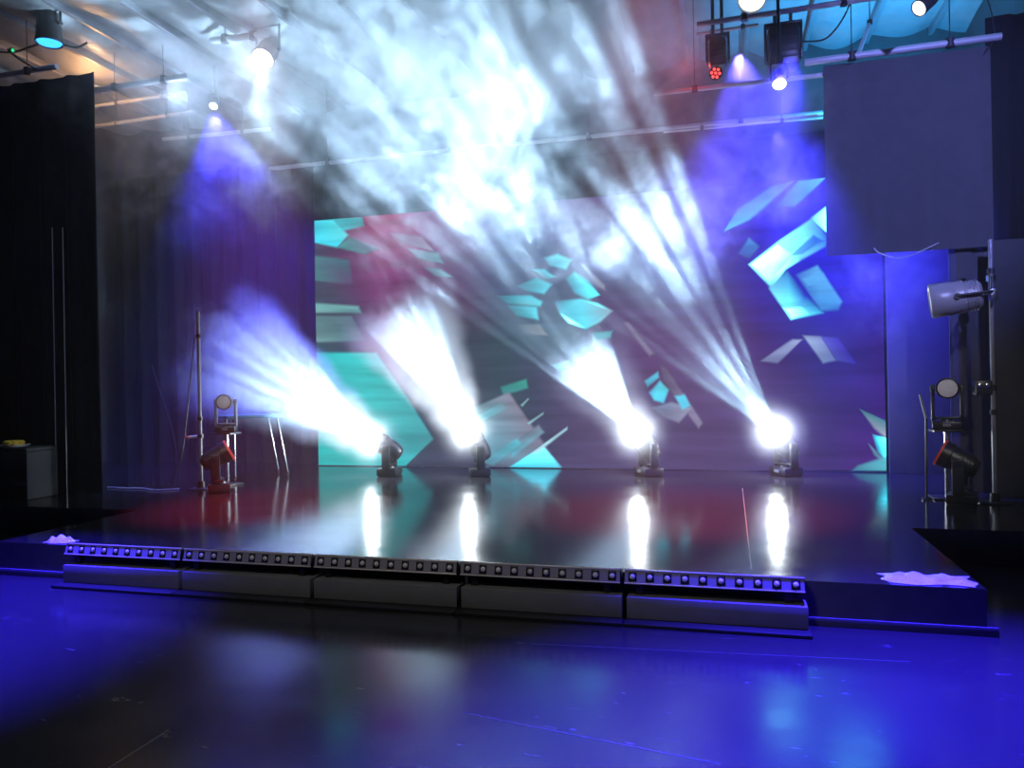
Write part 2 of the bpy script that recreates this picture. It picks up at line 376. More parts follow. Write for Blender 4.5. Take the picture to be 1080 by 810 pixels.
# ------------------------------------------------------------------ LED screen
def s2l(c): return tuple(((v/255+0.055)/1.055)**2.4 if v/255 > 0.04045 else v/255/12.92 for v in c)
def screen():
    x0, x1, z0, z1 = -6.602, 2.063, ZS+0.01, ZS+4.09
    t = thing('led_screen', 'large lit video wall at the back of the stage showing blue and teal shards', 'screen', ((x0+x1)/2, YS, ZS))
    b = MB().box(((x0+x1)/2, YS+0.065, (z0+z1)/2), (x1-x0, 0.11, z1-z0), 0.004); b.build('cabinet', M['black'], t)
    MB().box(((x0+x1)/2, YS+0.06, ZS+0.006), (x1-x0, 0.20, 0.012)).build('base_rail', M['blackm'], t)
    bm = bmesh.new(); lay = bm.loops.layers.color.new('Col') if False else bm.loops.layers.float_color.new('Col')
    def face(P, cols, alphas, y):
        vs = [bm.verts.new((min(max(p.x, x0+.002), x1-.002), y, min(max(p.z, z0), z1-.002))) for p in P]
        f = bm.faces.new(vs); f.normal_update()
        if f.normal.y > 0: f.normal_flip()
        cmap = {v: (*s2l(c), a) for v, c, a in zip(vs, cols, alphas)}
        for l in f.loops:
            c = cmap[l.vert]; g = 1.0+5.0*max(0.0, min(1.0, (c[1]-0.75)/0.25))
            l[lay] = (c[0]*g**0.2, c[1]*g**0.85, c[2]*g, c[3])
    def poly(pts, cols, k, soft=3.0):
        y = YS-0.0006*k
        n = len(pts)
        if k == 0:
            face([aty(*p, YS) for p in pts], cols, [1]*n, y); return
        A = sum(pts[i][0]*pts[(i+1) % n][1]-pts[(i+1) % n][0]*pts[i][1] for i in range(n))
        sg = 1 if A > 0 else -1
        def off(e):
            out = []
            for i in range(n):
                p, c, q = (Vector((*pts[j % n], 0)) for j in (i-1, i, i+1))
                d1 = (c-p).normalized(); d2 = (q-c).normalized()
                n1 = Vector((d1.y, -d1.x, 0))*sg; n2 = Vector((d2.y, -d2.x, 0))*sg
                m = (n1+n2)
                m = m/max(0.45, m.length_squared/2) if m.length > 1e-4 else n1
                out.append((c.x+m.x*e, c.y+m.y*e))
            return out
        r = min(soft, 0.18*abs(A)**0.5)
        I = [aty(*p, YS) for p in off(-r*0.5)]; O = [aty(*p, YS) for p in off(r*0.5)]
        face(I, cols, [1]*n, y)
        for i in range(n):
            j = (i+1) % n
            face([I[i], I[j], O[j], O[i]], [cols[i], cols[j], cols[j], cols[i]], [1, 1, 0, 0], y)
    # base glow: a coarse colour grid, columns left to right, rows top to bottom
    gx = [331, 400, 460, 530, 600, 670, 740, 800, 870, 936]
    gy = [165, 290, 360, 430, 496]
    G = [
        [(70, 70, 90), (150, 40, 95), (110, 40, 100), (50, 50, 110), (90, 45, 110), (50, 60, 110), (45, 60, 120), (45, 30, 190), (40, 25, 190), (45, 25, 160)],
        [(60, 75, 85), (115, 35, 100), (95, 45, 95), (60, 65, 105), (60, 70, 105), (60, 85, 115), (55, 75, 120), (40, 35, 150), (35, 30, 190), (40, 28, 170)],
        [(35, 75, 80), (80, 45, 90), (60, 60, 85), (50, 70, 85), (50, 75, 90), (75, 60, 105), (70, 55, 105), (50, 35, 95), (45, 40, 130), (45, 25, 110)],
        [(30, 90, 95), (40, 80, 90), (50, 55, 80), (45, 65, 80), (65, 62, 98), (60, 62, 104), (65, 55, 100), (55, 45, 105), (45, 30, 100), (55, 28, 115)],
        [(30, 90, 95), (50, 60, 80), (55, 55, 80), (60, 58, 92), (68, 63, 104), (70, 64, 112), (65, 60, 105), (60, 55, 105), (55, 40, 105), (70, 35, 115)],
    ]
    for j in range(len(gy)-1):
        for i in range(len(gx)-1):
            poly([(gx[i], gy[j]), (gx[i+1], gy[j]), (gx[i+1], gy[j+1]), (gx[i], gy[j+1])], [G[j][i], G[j][i+1], G[j+1][i+1], G[j+1][i]], 0)
    T1, T2 = (20, 175, 175), (60, 190, 190)
    CY, CW_, DG, GR = (60, 205, 225), (190, 250, 255), (70, 120, 130), (115, 118, 140)
    S = [
        ([(330, 372), (397, 372), (430, 420), (457, 463), (428, 492.5), (330, 492.5)], [T1, T2, (70, 170, 180), (60, 150, 160), (40, 170, 175), T1]),
        ([(331, 229), (382, 228), (384, 238), (355, 245), (331, 244)], [(60, 180, 190), (60, 160, 170), (70, 150, 160), (60, 200, 215), (60, 200, 215)]),
        ([(331, 232), (352, 232), (367, 248), (356, 261), (331, 256)], [CY, (80, 225, 235), (90, 205, 215), CY, CY]),
        ([(356, 261), (368, 250), (400, 262), (384, 268)], [(80, 150, 155), (80, 120, 130), (95, 75, 105), (85, 120, 130)]),
        ([(331, 270), (368, 274), (372, 300), (331, 296)], [(70, 120, 125), (70, 100, 115), (90, 70, 105), (65, 125, 125)]),
        ([(331, 320), (378, 323), (381, 330), (331, 330)], [(110, 175, 170), (115, 170, 175), (100, 150, 155), (110, 165, 160)]),
        ([(331, 333), (371, 333), (386, 360), (331, 361)], [(85, 130, 130), (90, 115, 130), (70, 95, 105), (95, 140, 140)]),
        ([(408, 245), (445, 250), (458, 265), (425, 256)], [(120, 70, 110), (140, 120, 150), (140, 140, 165), (120, 70, 110)]),
        ([(430, 262), (462, 267), (468, 278), (440, 272)], [(110, 100, 125), (110, 150, 165), (110, 160, 170), (100, 110, 130)]),
        ([(445, 282), (464, 284), (478, 292), (458, 291)], [(90, 80, 110), (90, 140, 150), (100, 150, 160), (90, 100, 125)]),
        ([(522, 312), (560, 312), (572, 318), (570, 323), (535, 320)], [(60, 90, 115), CY, (90, 200, 215), (70, 190, 200), (60, 130, 150)]),
        ([(534, 322), (566, 324), (568, 337), (545, 333)], [(60, 110, 130), CY, (70, 200, 215), (60, 140, 160)]),
        ([(544, 302), (566, 293), (582, 300), (574, 310), (556, 307)], [(60, 100, 125), (70, 170, 190), (70, 190, 210), (70, 190, 210), (60, 130, 150)]),
        ([(560, 284), (574, 284), (586, 292), (576, 294)], [(70, 130, 150), (70, 170, 185), (80, 180, 195), (70, 140, 160)]),
        ([(574, 272), (588, 268), (603, 274), (597, 284), (580, 280)], [(60, 140, 160), (70, 190, 200), (70, 180, 190), (70, 190, 205), (60, 150, 170)]),
        ([(597, 294), (606, 287), (620, 296), (632, 311), (620, 316), (606, 309)], [(60, 140, 165), (80, 200, 215), CY, (90, 230, 235), (70, 205, 220), (60, 160, 190)]),
        ([(586, 318), (612, 315), (630, 320), (646, 328), (632, 340), (618, 347), (600, 340), (590, 330)], [(60, 120, 150), (80, 210, 230), (120, 230, 240), (130, 170, 190), (110, 210, 225), CY, CW_, (70, 180, 205)]),
        ([(612, 278), (616, 279), (638, 301), (638, 306), (630, 302)], [(120, 130, 150)]*5),
        ([(546, 342), (569, 342), (578, 354), (553, 352)], [(75, 90, 105), (100, 115, 125), (115, 120, 130), (75, 90, 105)]),
        ([(626, 351), (646, 349), (644, 356), (628, 359)], [(60, 160, 170), (80, 180, 190), (70, 170, 180), (60, 140, 150)]),
        ([(581, 385), (600, 380), (602, 388), (590, 391)], [(70, 130, 140)]*4),
        ([(528, 408), (555, 400), (557, 409), (531, 417)], [(50, 130, 130), (60, 160, 150), (60, 155, 150), (50, 120, 125)]),
        ([(495, 432), (537, 414), (560, 447), (590, 494), (515, 494), (500, 470)], [(90, 150, 165), (125, 125, 145), (120, 115, 140), (115, 115, 140), (80, 85, 110), (90, 160, 180)]),
        ([(500, 440), (530, 424), (534, 431), (503, 449)], [(90, 190, 210), (110, 150, 165), (110, 150, 165), (80, 190, 210)]),
        ([(538, 470), (568, 448), (574, 456), (540, 482)], [(95, 130, 150), (110, 120, 140), (115, 150, 170), (90, 170, 195)]),
        ([(508, 486), (545, 462), (550, 468), (520, 492)], [(80, 130, 150), (90, 170, 190), (90, 180, 200), (80, 130, 150)]),
        ([(537, 494), (573, 471), (592, 494)], [(60, 200, 225), (130, 235, 250), (70, 190, 220)]),
        ([(560, 478), (598, 451), (598, 453), (566, 478)], [(170, 220, 235)]*4),
        ([(549, 427), (557, 420), (558, 421), (551, 429)], [(120, 160, 170)]*4),
        ([(556, 446), (573, 435), (573, 437), (558, 448)], [(130, 170, 180)]*4),
        ([(657, 340), (663, 340), (690, 373), (685, 376)], [(110, 110, 140)]*4),
        ([(696, 385), (703, 388), (741, 446), (737, 452), (700, 402)], [(85, 85, 115), (85, 85, 115), (120, 120, 150), (120, 120, 150), (80, 80, 110)]),
        ([(680, 402), (694, 392), (695, 398), (683, 408)], [(60, 170, 200), (70, 190, 220), (70, 180, 210), (60, 160, 190)]),
        ([(685, 414), (696, 402), (705, 411), (700, 425), (690, 422)], [(60, 180, 220), (80, 220, 245), CY, (60, 190, 230), CY]),
        ([(688, 430), (708, 424), (730, 430), (716, 446), (700, 440)], [(90, 110, 140), (110, 130, 160), (130, 140, 165), (115, 120, 150), (90, 100, 130)]),
        ([(712, 418), (722, 416), (728, 428), (720, 432)], [(70, 190, 220)]*4),
        ([(763, 245), (778, 221), (815, 196), (838, 190), (812, 215), (790, 232)], [(70, 190, 230), (80, 150, 220), (70, 120, 210), (90, 110, 210), (80, 110, 205), (90, 190, 235)]),
        ([(818, 218), (842, 191), (871, 187), (852, 205), (838, 218)], [(40, 70, 200), (70, 150, 225), (100, 205, 235), (60, 150, 225), (50, 130, 220)]),
        ([(790, 279), (822, 254), (857, 230), (874, 252), (870, 260), (845, 274), (828, 284), (814, 304)], [(150, 235, 255), (150, 235, 255), (100, 190, 235), (40, 100, 190), (70, 150, 215), (110, 210, 240), (180, 245, 255), (120, 225, 250)]),
        ([(792, 279), (820, 258), (836, 270), (826, 284), (812, 298)], [(225, 253, 255), (235, 255, 255), (150, 230, 250), (190, 250, 255), (160, 240, 255)]),
        ([(856, 230), (874, 216), (874, 247)], [(120, 210, 235), (190, 250, 255), (200, 255, 255)]),
        ([(873, 218), (930, 196), (937, 255), (905, 258), (874, 254)], [(120, 230, 255), (60, 190, 240), (60, 200, 240), (150, 245, 255), (190, 253, 255)]),
        ([(834, 270), (858, 248), (868, 254), (846, 268)], [(90, 190, 230), (40, 110, 190), (30, 90, 170), (60, 140, 200)]),
        ([(778, 268), (790, 251), (801, 260), (790, 273)], [(50, 90, 170), (60, 140, 200), (50, 120, 180), (50, 90, 150)]),
        ([(811, 304), (830, 286), (850, 312), (868, 330), (834, 337)], [(110, 210, 240), (50, 130, 190), (30, 70, 170), (60, 180, 225), (120, 230, 250)]),
        ([(827, 325), (845, 324), (856, 330), (835, 336)], [(200, 255, 255), (140, 230, 250), (90, 190, 235), (170, 250, 255)]),
        ([(840, 290), (862, 280), (888, 318), (884, 327), (866, 328)], [(60, 110, 180), (90, 170, 220), (70, 150, 215), (50, 120, 200), (60, 140, 210)]),
        ([(846, 294), (868, 288), (872, 296), (852, 302)], [(80, 160, 215)]*4),
        ([(802, 381), (836, 358), (846, 358), (820, 383)], [(110, 125, 165), (130, 145, 180), (140, 150, 190), (110, 125, 165)]),
        ([(847, 354), (866, 355), (882, 380), (868, 383)], [(140, 160, 190), (120, 135, 185), (110, 130, 190), (120, 145, 190)]),
        ([(866, 355), (884, 356), (904, 384), (882, 380)], [(80, 80, 180), (60, 50, 170), (55, 45, 170), (75, 80, 180)]),
        ([(906, 431), (936, 444), (936, 462), (922, 452)], [(60, 120, 130), (75, 135, 150), (150, 160, 180), (120, 140, 160)]),
        ([(921, 459), (936, 462), (936, 486), (926, 476)], [(60, 190, 220), (110, 240, 250), (90, 230, 245), (60, 190, 220)]),
        ([(915, 467), (926, 478), (936, 486), (936, 490), (922, 480)], [(90, 130, 155)]*5),
        ([(905, 491), (936, 482), (936, 497), (898, 497)], [(70, 130, 150), (80, 170, 185), (80, 170, 185), (60, 110, 140)]),
    ]
    for k, (pts, cols) in enumerate(S): poly(pts, cols, k*0.25+1)
    me = bpy.data.meshes.new('display'); bm.to_mesh(me); bm.free()
    m = bpy.data.materials.new('video_content'); m.use_nodes = True; nt = m.node_tree; N = nt.nodes; K = nt.links
    N.remove(N['Principled BSDF'])
    at = N.new('ShaderNodeAttribute'); at.attribute_name = 'Col'
    tc = N.new('ShaderNodeTexCoord'); mp = N.new('ShaderNodeMapping'); mp.inputs['Rotation'].default_value = (0, 0.5, 0); mp.inputs['Scale'].default_value = (0.35, 1, 4.0)
    K.new(tc.outputs['Object'], mp.inputs[0])
    n = N.new('ShaderNodeTexNoise'); n.inputs['Scale'].default_value = 1.6; n.inputs['Detail'].default_value = 3; K.new(mp.outputs[0], n.inputs['Vector'])
    mr = N.new('ShaderNodeMapRange'); mr.inputs['From Min'].default_value = 0.3; mr.inputs['From Max'].default_value = 0.7; mr.inputs['To Min'].default_value = 0.86; mr.inputs['To Max'].default_value = 1.32
    K.new(n.outputs['Fac'], mr.inputs['Value'])
    e = N.new('ShaderNodeEmission'); K.new(at.outputs['Color'], e.inputs['Color']); K.new(mr.outputs[0], e.inputs['Strength'])
    tr = N.new('ShaderNodeBsdfTransparent'); ms = N.new('ShaderNodeMixShader'); K.new(at.outputs['Alpha'], ms.inputs[0])
    K.new(tr.outputs[0], ms.inputs[1]); K.new(e.outputs[0], ms.inputs[2]); K.new(ms.outputs[0], N['Material Output'].inputs['Surface'])
    me.materials.append(m)
    d = bpy.data.objects.new('display', me); COL.objects.link(d); d.parent = t; d.matrix_parent_inverse = t.matrix_world.inverted()
screen()

# ------------------------------------------------------------------ moving heads
def moving_head(name, label, base, head_c, d, lens_m, group=None, size=1.0, body='black', hang=False, rim=None):
    """base box, two-armed yoke and a tilted head whose lens looks along d"""
    base = Vector(base); c = Vector(head_c); d = Vector(d).normalized()
    t = thing(name, label, 'stage light', base, group)
    h = Vector((d.x, d.y, 0)); h = h.normalized() if h.length > 0.05 else Vector((0, -1, 0))
    s = h.cross(Vector((0, 0, 1))).normalized()          # tilt axis
    rot = Matrix((s, h, Vector((0, 0, 1)))).transposed()
    sg = -1 if hang else 1
    w = 0.155*size
    b = MB().box(base+Vector((0, 0, sg*0.065*size)), (0.36*size, 0.29*size, 0.11*size), 0.018*size, rot)
    b.box(base+Vector((0, 0, sg*0.013*size)), (0.32*size, 0.25*size, 0.026*size), 0.006*size, rot)
    b.lathe(base+Vector((0, 0, sg*0.12*size)), (0, 0, sg), [(0, 0.09*size), (0.02*size, 0.085*size), (0.03*size, 0.06*size)])
    bo = b.build('base', M['blackm'], t)
    MB().box(base+h*0.147*size+Vector((0, 0, sg*0.07*size)), (0.10*size, 0.004, 0.04*size), 0, rot).build('control_panel', M['grey'], bo)
    y = MB(); zb = base.z+sg*0.165*size
    y.box((base.x, base.y, zb), (0.40*size, 0.13*size, 0.035*size), 0.012*size, rot)
    y.build('yoke', M[body], t)
    for k in (-1, 1):
        a = MB(); z0 = min(zb, c.z) - 0.02*size*0; z1 = max(zb, c.z)
        cc = Vector((c.x, c.y, (zb+c.z)/2))+s*k*0.178*size
        a.box(cc, (0.045*size, 0.12*size, abs(c.z-zb)+0.10*size), 0.016*size, rot)
        a.lathe(Vector((c.x, c.y, c.z))+s*k*0.150*size, s*k, [(0, 0.05*size), (0.055*size, 0.05*size), (0.06*size, 0.04*size)])
        a.build('yoke_arm', M[body], t)
    hd = MB().lathe(c, d, [(-0.20*size, 0.05*size), (-0.19*size, 0.085*size), (-0.14*size, 0.115*size), (-0.02*size, 0.135*size), (0.09*size, 0.138*size), (0.10*size, 0.148*size), (0.19*size, 0.148*size), (0.195*size, 0.135*size), (0.18*size, 0.128*size)])
    for k in range(5): hd.lathe(c, d, [((-0.13+0.022*k)*size, (0.122+0.004*k)*size), ((-0.122+0.022*k)*size, (0.122+0.004*k)*size)])
    ho = hd.build('head', M[body], t)
    MB().lathe(c, d, [(0.175*size, 0.126*size), (0.188*size, 0.122*size), (0.197*size, 0.08*size), (0.200*size, 0.01*size)]).build('lens', lens_m, ho)
    if rim: tag(MB().lathe(c, d, [(0.188*size, 0.150*size), (0.190*size, 0.156*size), (0.212*size, 0.154*size), (0.212*size, 0.130*size), (0.19*size, 0.130*size)]).build('lens_rim', M[rim], ho), 'red-orange rim')
    return t
HL = ['lit moving head light on the stage, farthest left, before the teal area',
      'lit moving head light on the stage, second from the left',
      'lit moving head light on the stage, third from the left',
      'lit moving head light on the stage, farthest right, starburst before the purple area']
for (b, c, d, lens), lab in zip(HEAD_POS, HL):
    moving_head('moving_head_light', lab, b, c, d, M['lens_on'], 'lit moving heads along the screen foot')

# ------------------------------------------------------------------ LED battens along the stage front
NB, BX0, BP = 5, -5.345, 1.163
def batten_parts(t, x0):
    L = BP-0.022; xm = x0+L/2
    MB().box((xm+0.015, 5.122, 0.012), (L+0.016, 0.27, 0.022), 0.004).build('floor_plate', M['black'], t)
    MB().box((xm+0.015, 5.180, 0.095), (L-0.01, 0.17, 0.142), 0.005).build('base', M['basegrey'], t)
    for x in (x0+0.10, x0+L-0.10): MB().box((x, 5.19, 0.205), (0.05, 0.05, 0.10), 0.006).build('bracket', M['black'], t)
    tilt = Matrix.Rotation(R(-14), 3, 'X')     # face leans back, up towards the audience
    o = Vector((xm, 5.175, 0.283))
    def P(v): return o + tilt @ Vector(v)
    h = MB().box(P((0, 0.03, 0)), (L, 0.12, 0.104), 0.006, tilt)
    h.box(P((0, 0.03, -0.0)), (L+0.006, 0.09, 0.07), 0.004, tilt)
    h.build('housing', M['black'], t)
    MB().box(P((0, -0.031, 0)), (L-0.012, 0.006, 0.072), 0.0, tilt).build('face_plate', M['face'], t)
    for z in (0.043, -0.043):
        MB().box(P((0, -0.033, z)), (L-0.004, 0.012, 0.010), 0.003, tilt).build('trim_rail', M['silver'], t)
    for k in range(10):
        xx = -L/2+L*(k+0.5)/10
        c = MB(); s = 0.056
        c.box(P((xx, -0.0345, 0)), (s, 0.004, s+0.006), 0.001, tilt)
        co = c.build('cell', M['cell'], t)
        MB().lathe(P((xx, -0.034, 0)), tilt @ Vector((0, -1, 0)), [(0, 0.019), (0.006, 0.017), (0.011, 0.010), (0.013, 0.002)], 14).build('led_lens', M['led'], co)
def copy_tree(o, parent, dx):
    c = o.copy(); COL.objects.link(c)
    if parent is None: c.location.x += dx
    else: c.parent = parent; c.matrix_parent_inverse = o.matrix_parent_inverse.copy()
    for ch in o.children: copy_tree(ch, c, dx)
    return c
BL = ['black LED light bar on the stage front, first from the left end',
      'black LED light bar on the stage front, second from the left end',
      'black LED light bar on the stage front, middle one of five',
      'black LED light bar on the stage front, second from the right end',
      'black LED light bar on the stage front, last one beside the bare riser']
b0 = thing('led_light_bar', BL[0], 'light bar', (BX0, 5.13, 0), 'LED light bars along the stage front')
batten_parts(b0, BX0)
for k in range(1, NB):
    c = copy_tree(b0, None, k*BP); c['label'] = BL[k]

# ------------------------------------------------------------------ plastic sheets on the stage edge
def sheet(label, c, L, W, H, seed):
    rnd = random.Random(seed); o = MB(); bm = o.bm; n, m = 26, 10; g = []
    for side in (0, 1):
        gg = []
        for j in range(m+1):
            row = []
            for i in range(n+1):
                u, v = i/n*2-1, j/m*2-1
                e = max(0, 1-abs(u)**4)*max(0, 1-abs(v)**3)
                z = H*e*(0.6+0.3*math.sin(9*u+seed+3*v)+0.25*math.sin(17*u*v+seed)+0.15*rnd.random())
                row.append(bm.verts.new((c[0]+u*L/2*(1+0.08*math.sin(5*v+seed)), c[1]+v*W/2*(1+0.15*math.sin(4*u+seed)), c[2]+0.001+(max(z, 0.002) if side else 0.0))))
            gg.append(row)
        g.append(gg)
    A, B = g
    for j in range(m):
        for i in range(n):
            bm.faces.new((B[j][i], B[j][i+1], B[j+1][i+1], B[j+1][i])); bm.faces.new((A[j][i], A[j+1][i], A[j+1][i+1], A[j][i+1]))
    for i in range(n):
        bm.faces.new((A[0][i], A[0][i+1], B[0][i+1], B[0][i])); bm.faces.new((A[m][i+1], A[m][i], B[m][i], B[m][i+1]))
    for j in range(m):
        bm.faces.new((A[j+1][0], A[j][0], B[j][0], B[j+1][0])); bm.faces.new((A[j][n], A[j+1][n], B[j+1][n], B[j][n]))
    tag(o.build('plastic_sheet', M['film']), label, 'plastic sheet')
sheet('crumpled clear plastic sheet on the right end of the stage edge', (1.21, 5.46, ZS), 0.52, 0.26, 0.035, 3)
sheet('small crumpled plastic piece on the stage edge beside the left light bar', (-5.66, 5.40, ZS), 0.26, 0.15, 0.05, 8)

# ------------------------------------------------------------------ left wing: pole, table, fixtures
def pole(name, label, x, y, h, base_r=0.16, rad=0.022):
    t = thing(name, label, 'stand', (x, y, ZS))
    MB().tube((x, y, ZS+0.02), (x, y, h), rad).build('pole', M['rafter'], t)
    b = MB().lathe((x, y, ZS), (0, 0, 1), [(0, base_r), (0.012, base_r), (0.018, base_r*0.9), (0.02, 0.05), (0.10, 0.045), (0.105, 0.03)])
    b.build('base', M['blackm'], t)
    k = MB()
    for z in (ZS+0.9, h-0.35): k.lathe((x, y, z), (0, 0, 1), [(0, rad), (0.005, rad+0.014), (0.05, rad+0.014), (0.055, rad)])
    k.build('collar', M['blackm'], t)
    return t
pole('lighting_pole', 'slim upright metal pole in the left wing before the black drape', -6.69, 8.6, 2.62)
moving_head('moving_head_light', 'unlit moving head with round pale lens, left wing before the table end', (-6.60, 9.02, 1.00), (-6.60, 9.02, 1.42), (0.45, -1, -0.02), M['disc'], None, 0.72, 'grey')
moving_head('moving_head_light', 'unlit tilted moving head on the stage floor at the foot of left pole', (-6.28, 8.42, ZS), (-6.33, 8.42, 0.72), (0.72, 0.52, 0.46), M['disc'], None, 0.92, rim='orange')

def table():
    p = aty(247, 441, 9.7); q = aty(300, 435.5, 10.3)
    x0, x1, y, z = -7.05, -6.42, 9.75, 0
    a = aty(243, 443, 9.35); b = aty(299, 436, 9.9)
    zt = (a.z+b.z)/2
    t = thing('folding_table', 'folding table with teal-lit edge and metal legs in the left wing', 'table', ((a.x+b.x)/2, (a.y+b.y)/2, ZS))
    d = (b-a); d.z = 0; L = d.length; d.normalize(); n = Vector((-d.y, d.x, 0))
    rot = Matrix((d, n, Vector((0, 0, 1)))).transposed()
    ctr = (a+b)/2 + n*0.32; ctr.z = zt
    MB().box(ctr, (L+0.10, 0.66, 0.045), 0.008, rot).build('tabletop', M['teal'], t)
    for e, s in ((a+d*0.06, 0.0), (b-d*0.08, 0.14)):
        for w in (0.06, 0.58):
            l = MB(); top = e+n*w; top.z = zt-0.02
            bot = top+d*s; bot.z = ZS+0.05
            l.tube(top, bot, 0.020, 10)
            lo = l.build('leg', M['chrome'], t)
            c = MB().lathe(bot+Vector((-0.012, 0, -0.024)), (1, 0, 0), [(0, 0.015), (0.003, 0.025), (0.021, 0.025), (0.024, 0.015)], 16)
            c.box(bot+Vector((0, 0, 0.005)), (0.04, 0.035, 0.03), 0.004)
            c.build('caster', M['blackm'], lo)
        st = MB(); m1 = e+n*0.06+d*s*0.5; m2 = e+n*0.58+d*s*0.5; m1.z = m2.z = (zt+ZS)/2
        st.tube(m1, m2, 0.010, 8); st.build('stretcher', M['chrome'], t)
table()
# pipe clamp with a white handle on the left pole, and the cables around it
t = thing('pole_clamp', 'white and red clamp handle on the left pole', 'clamp', (-6.80, 8.6, 0.98))
MB().lathe((-6.69, 8.6, 0.955), (0, 0, 1), [(0, 0.024), (0, 0.04), (0.05, 0.04), (0.05, 0.024)]).build('collar', M['blackm'], t)
MB().tube((-6.73, 8.6, 0.98), (-6.84, 8.57, 0.97), 0.020, 10, 0.015).build('handle', M['white'], t)
MB().tube((-6.84, 8.57, 0.97), (-6.87, 8.56, 0.965), 0.018, 10).build('tip', M['orange'], t)
def cable(name, label, pts, r, m, cat='cable', group=None):
    P = [Vector(p) for p in pts]; out = []
    for i in range(len(P)-1):
        a, b, c, d = P[max(i-1, 0)], P[i], P[i+1], P[min(i+2, len(P)-1)]
        for k in range(8):
            s = k/8
            out.append(0.5*((2*b)+(c-a)*s+(2*a-5*b+4*c-d)*s*s+(3*b-a-3*c+d)*s**3))
    out.append(P[-1])
    return tag(MB().path(out, r, 6).build(name, m), label, cat, group)
cable('power_cable', 'thin dark cable hanging beside the left pole down to the floor', [(-6.74, 8.585, 2.3), (-6.80, 8.56, 1.7), (-6.88, 8.55, 1.1), (-6.92, 8.5, 0.7), (-7.05, 8.45, 0.40), (-7.25, 8.42, ZS+0.012)], 0.009, M['blackm'])
cable('floor_cable', 'pale cable lying along the stage floor left of the pole', [(-8.1, 8.50, ZS+0.012), (-7.8, 8.46, ZS+0.012), (-7.5, 8.46, ZS+0.012), (-7.2, 8.35, ZS+0.012), (-6.95, 8.5, ZS+0.012)], 0.010, M['white'])
cable('power_cable', 'cable drooping in front of the black drape left of the pole', [aty(160, 385, 11.2), aty(168, 410, 11.2), aty(178, 440, 11.25), aty(185, 470, 11.3), aty(186, 493, 11.3)], 0.010, M['blackm'])
for px, lab in (((55, 60), 'left one of two thin pale edge lines down the far left drape'), ((66, 71), 'right one of two thin pale edge lines down the far left drape')):
    a_ = aty(px[0], 240, 7.85); b_ = aty(px[1], 545, 7.85)
    cable('drape_edge', lab, [a_, a_.lerp(b_, 0.33), a_.lerp(b_, 0.66), b_], 0.006, M['rafter'], 'drape_edge', 'pale edge lines of the left drape')  # thin added tubes stand in for the pale edges of the drape
# road case with a coil of yellow cable
t = thing('road_case', 'black road case at the far left before the drape', 'case', (-8.75, 7.5, ZS))
cx, cyy = -8.62, 7.62
MB().box((cx, cyy, ZS+0.29), (0.75, 0.45, 0.58), 0.012).build('body', M['wall'], t)
MB().box((cx, cyy, ZS+0.607), (0.75, 0.45, 0.05), 0.012).build('lid', M['wall'], t)
tr = MB().lathe((cx-0.02, cyy-0.05, ZS+0.636), (0, 0, 1), [(0, 0.13), (0.008, 0.16), (0.03, 0.185), (0.03, 0.175), (0.012, 0.15), (0.012, 0.01)])
tag(tr.build('tray', M['white']), 'shallow white tray on the road case at far left', 'tray')
yc = MB()
pts = []
for k in range(0, 361):
    a = k*math.pi/180*5*1.0
    rr = 0.095+0.028*math.sin(k*0.9)*0.3+0.012*math.sin(a*0.37)
    pts.append((cx-0.02+rr*math.cos(a), cyy-0.05+rr*math.sin(a), ZS+0.663+0.010*(k/72.0)))
yc.path(pts, 0.012, 6)
tag(yc.build('coiled_cable', M['yellow']), 'coil of yellow cable lying in the tray at far left', 'cable')

# ------------------------------------------------------------------ right wing: pole with fixtures
pole('lighting_pole', 'slim upright metal pole in the right wing carrying a spotlight', 2.60, 8.85, 2.97)
def spotlight():
    c = aty(1008, 314, 8.75); d = Vector((-0.95, 0.16, -0.10)).normalized()
    t = thing('spotlight', 'grey can spotlight clamped sideways high on the right pole', 'stage light', (2.60, 8.85, c.z))
    b = MB().lathe(c, d, [(-0.24, 0.06), (-0.23, 0.11), (-0.20, 0.145), (-0.08, 0.155), (-0.07, 0.165), (0.02, 0.165), (0.03, 0.172), (0.22, 0.178), (0.235, 0.17), (0.22, 0.155)])
    for k in range(4): b.lathe(c, d, [(-0.19+0.03*k, 0.158), (-0.18+0.03*k, 0.158)])
    bo = b.build('can', M['grey'], t)
    MB().lathe(c, d, [(0.212, 0.156), (0.222, 0.15), (0.228, 0.08), (0.23, 0.01)]).build('lens', M['disc'], bo)
    s = d.cross(Vector((0, 0, 1))).normalized(); u = s.cross(d)
    y = MB()
    pts = [c+s*0.19*k for k in (-1, 1)]
    back = c-d*0.30
    y.tube(pts[0], pts[0]-d*0.30, 0.014, 8); y.tube(pts[1], pts[1]-d*0.30, 0.014, 8); y.tube(pts[0]-d*0.30, pts[1]-d*0.30, 0.014, 8)
    y.tube(pts[0], c+s*-0.16, 0.03, 12); y.tube(pts[1], c+s*0.16, 0.03, 12)
    y.build('yoke', M['blackm'], t)
    top = Vector((2.60, 8.85, c.z+0.19))
    k = MB().tube(back, back+Vector((0, 0, 0.17)), 0.016, 10); k.tube(back+Vector((0, 0, 0.17)), top, 0.020, 10)
    k.lathe(top-Vector((0, 0, 0.035)), (0, 0, 1), [(0, 0.03), (0.004, 0.045), (0.066, 0.045), (0.07, 0.03)])
    k.build('clamp', M['chrome'], t)
    MB().box(back+Vector((0.03, 0.02, -0.02)), (0.07, 0.07, 0.12), 0.01).build('power_box', M['chrome'], t)
spotlight()
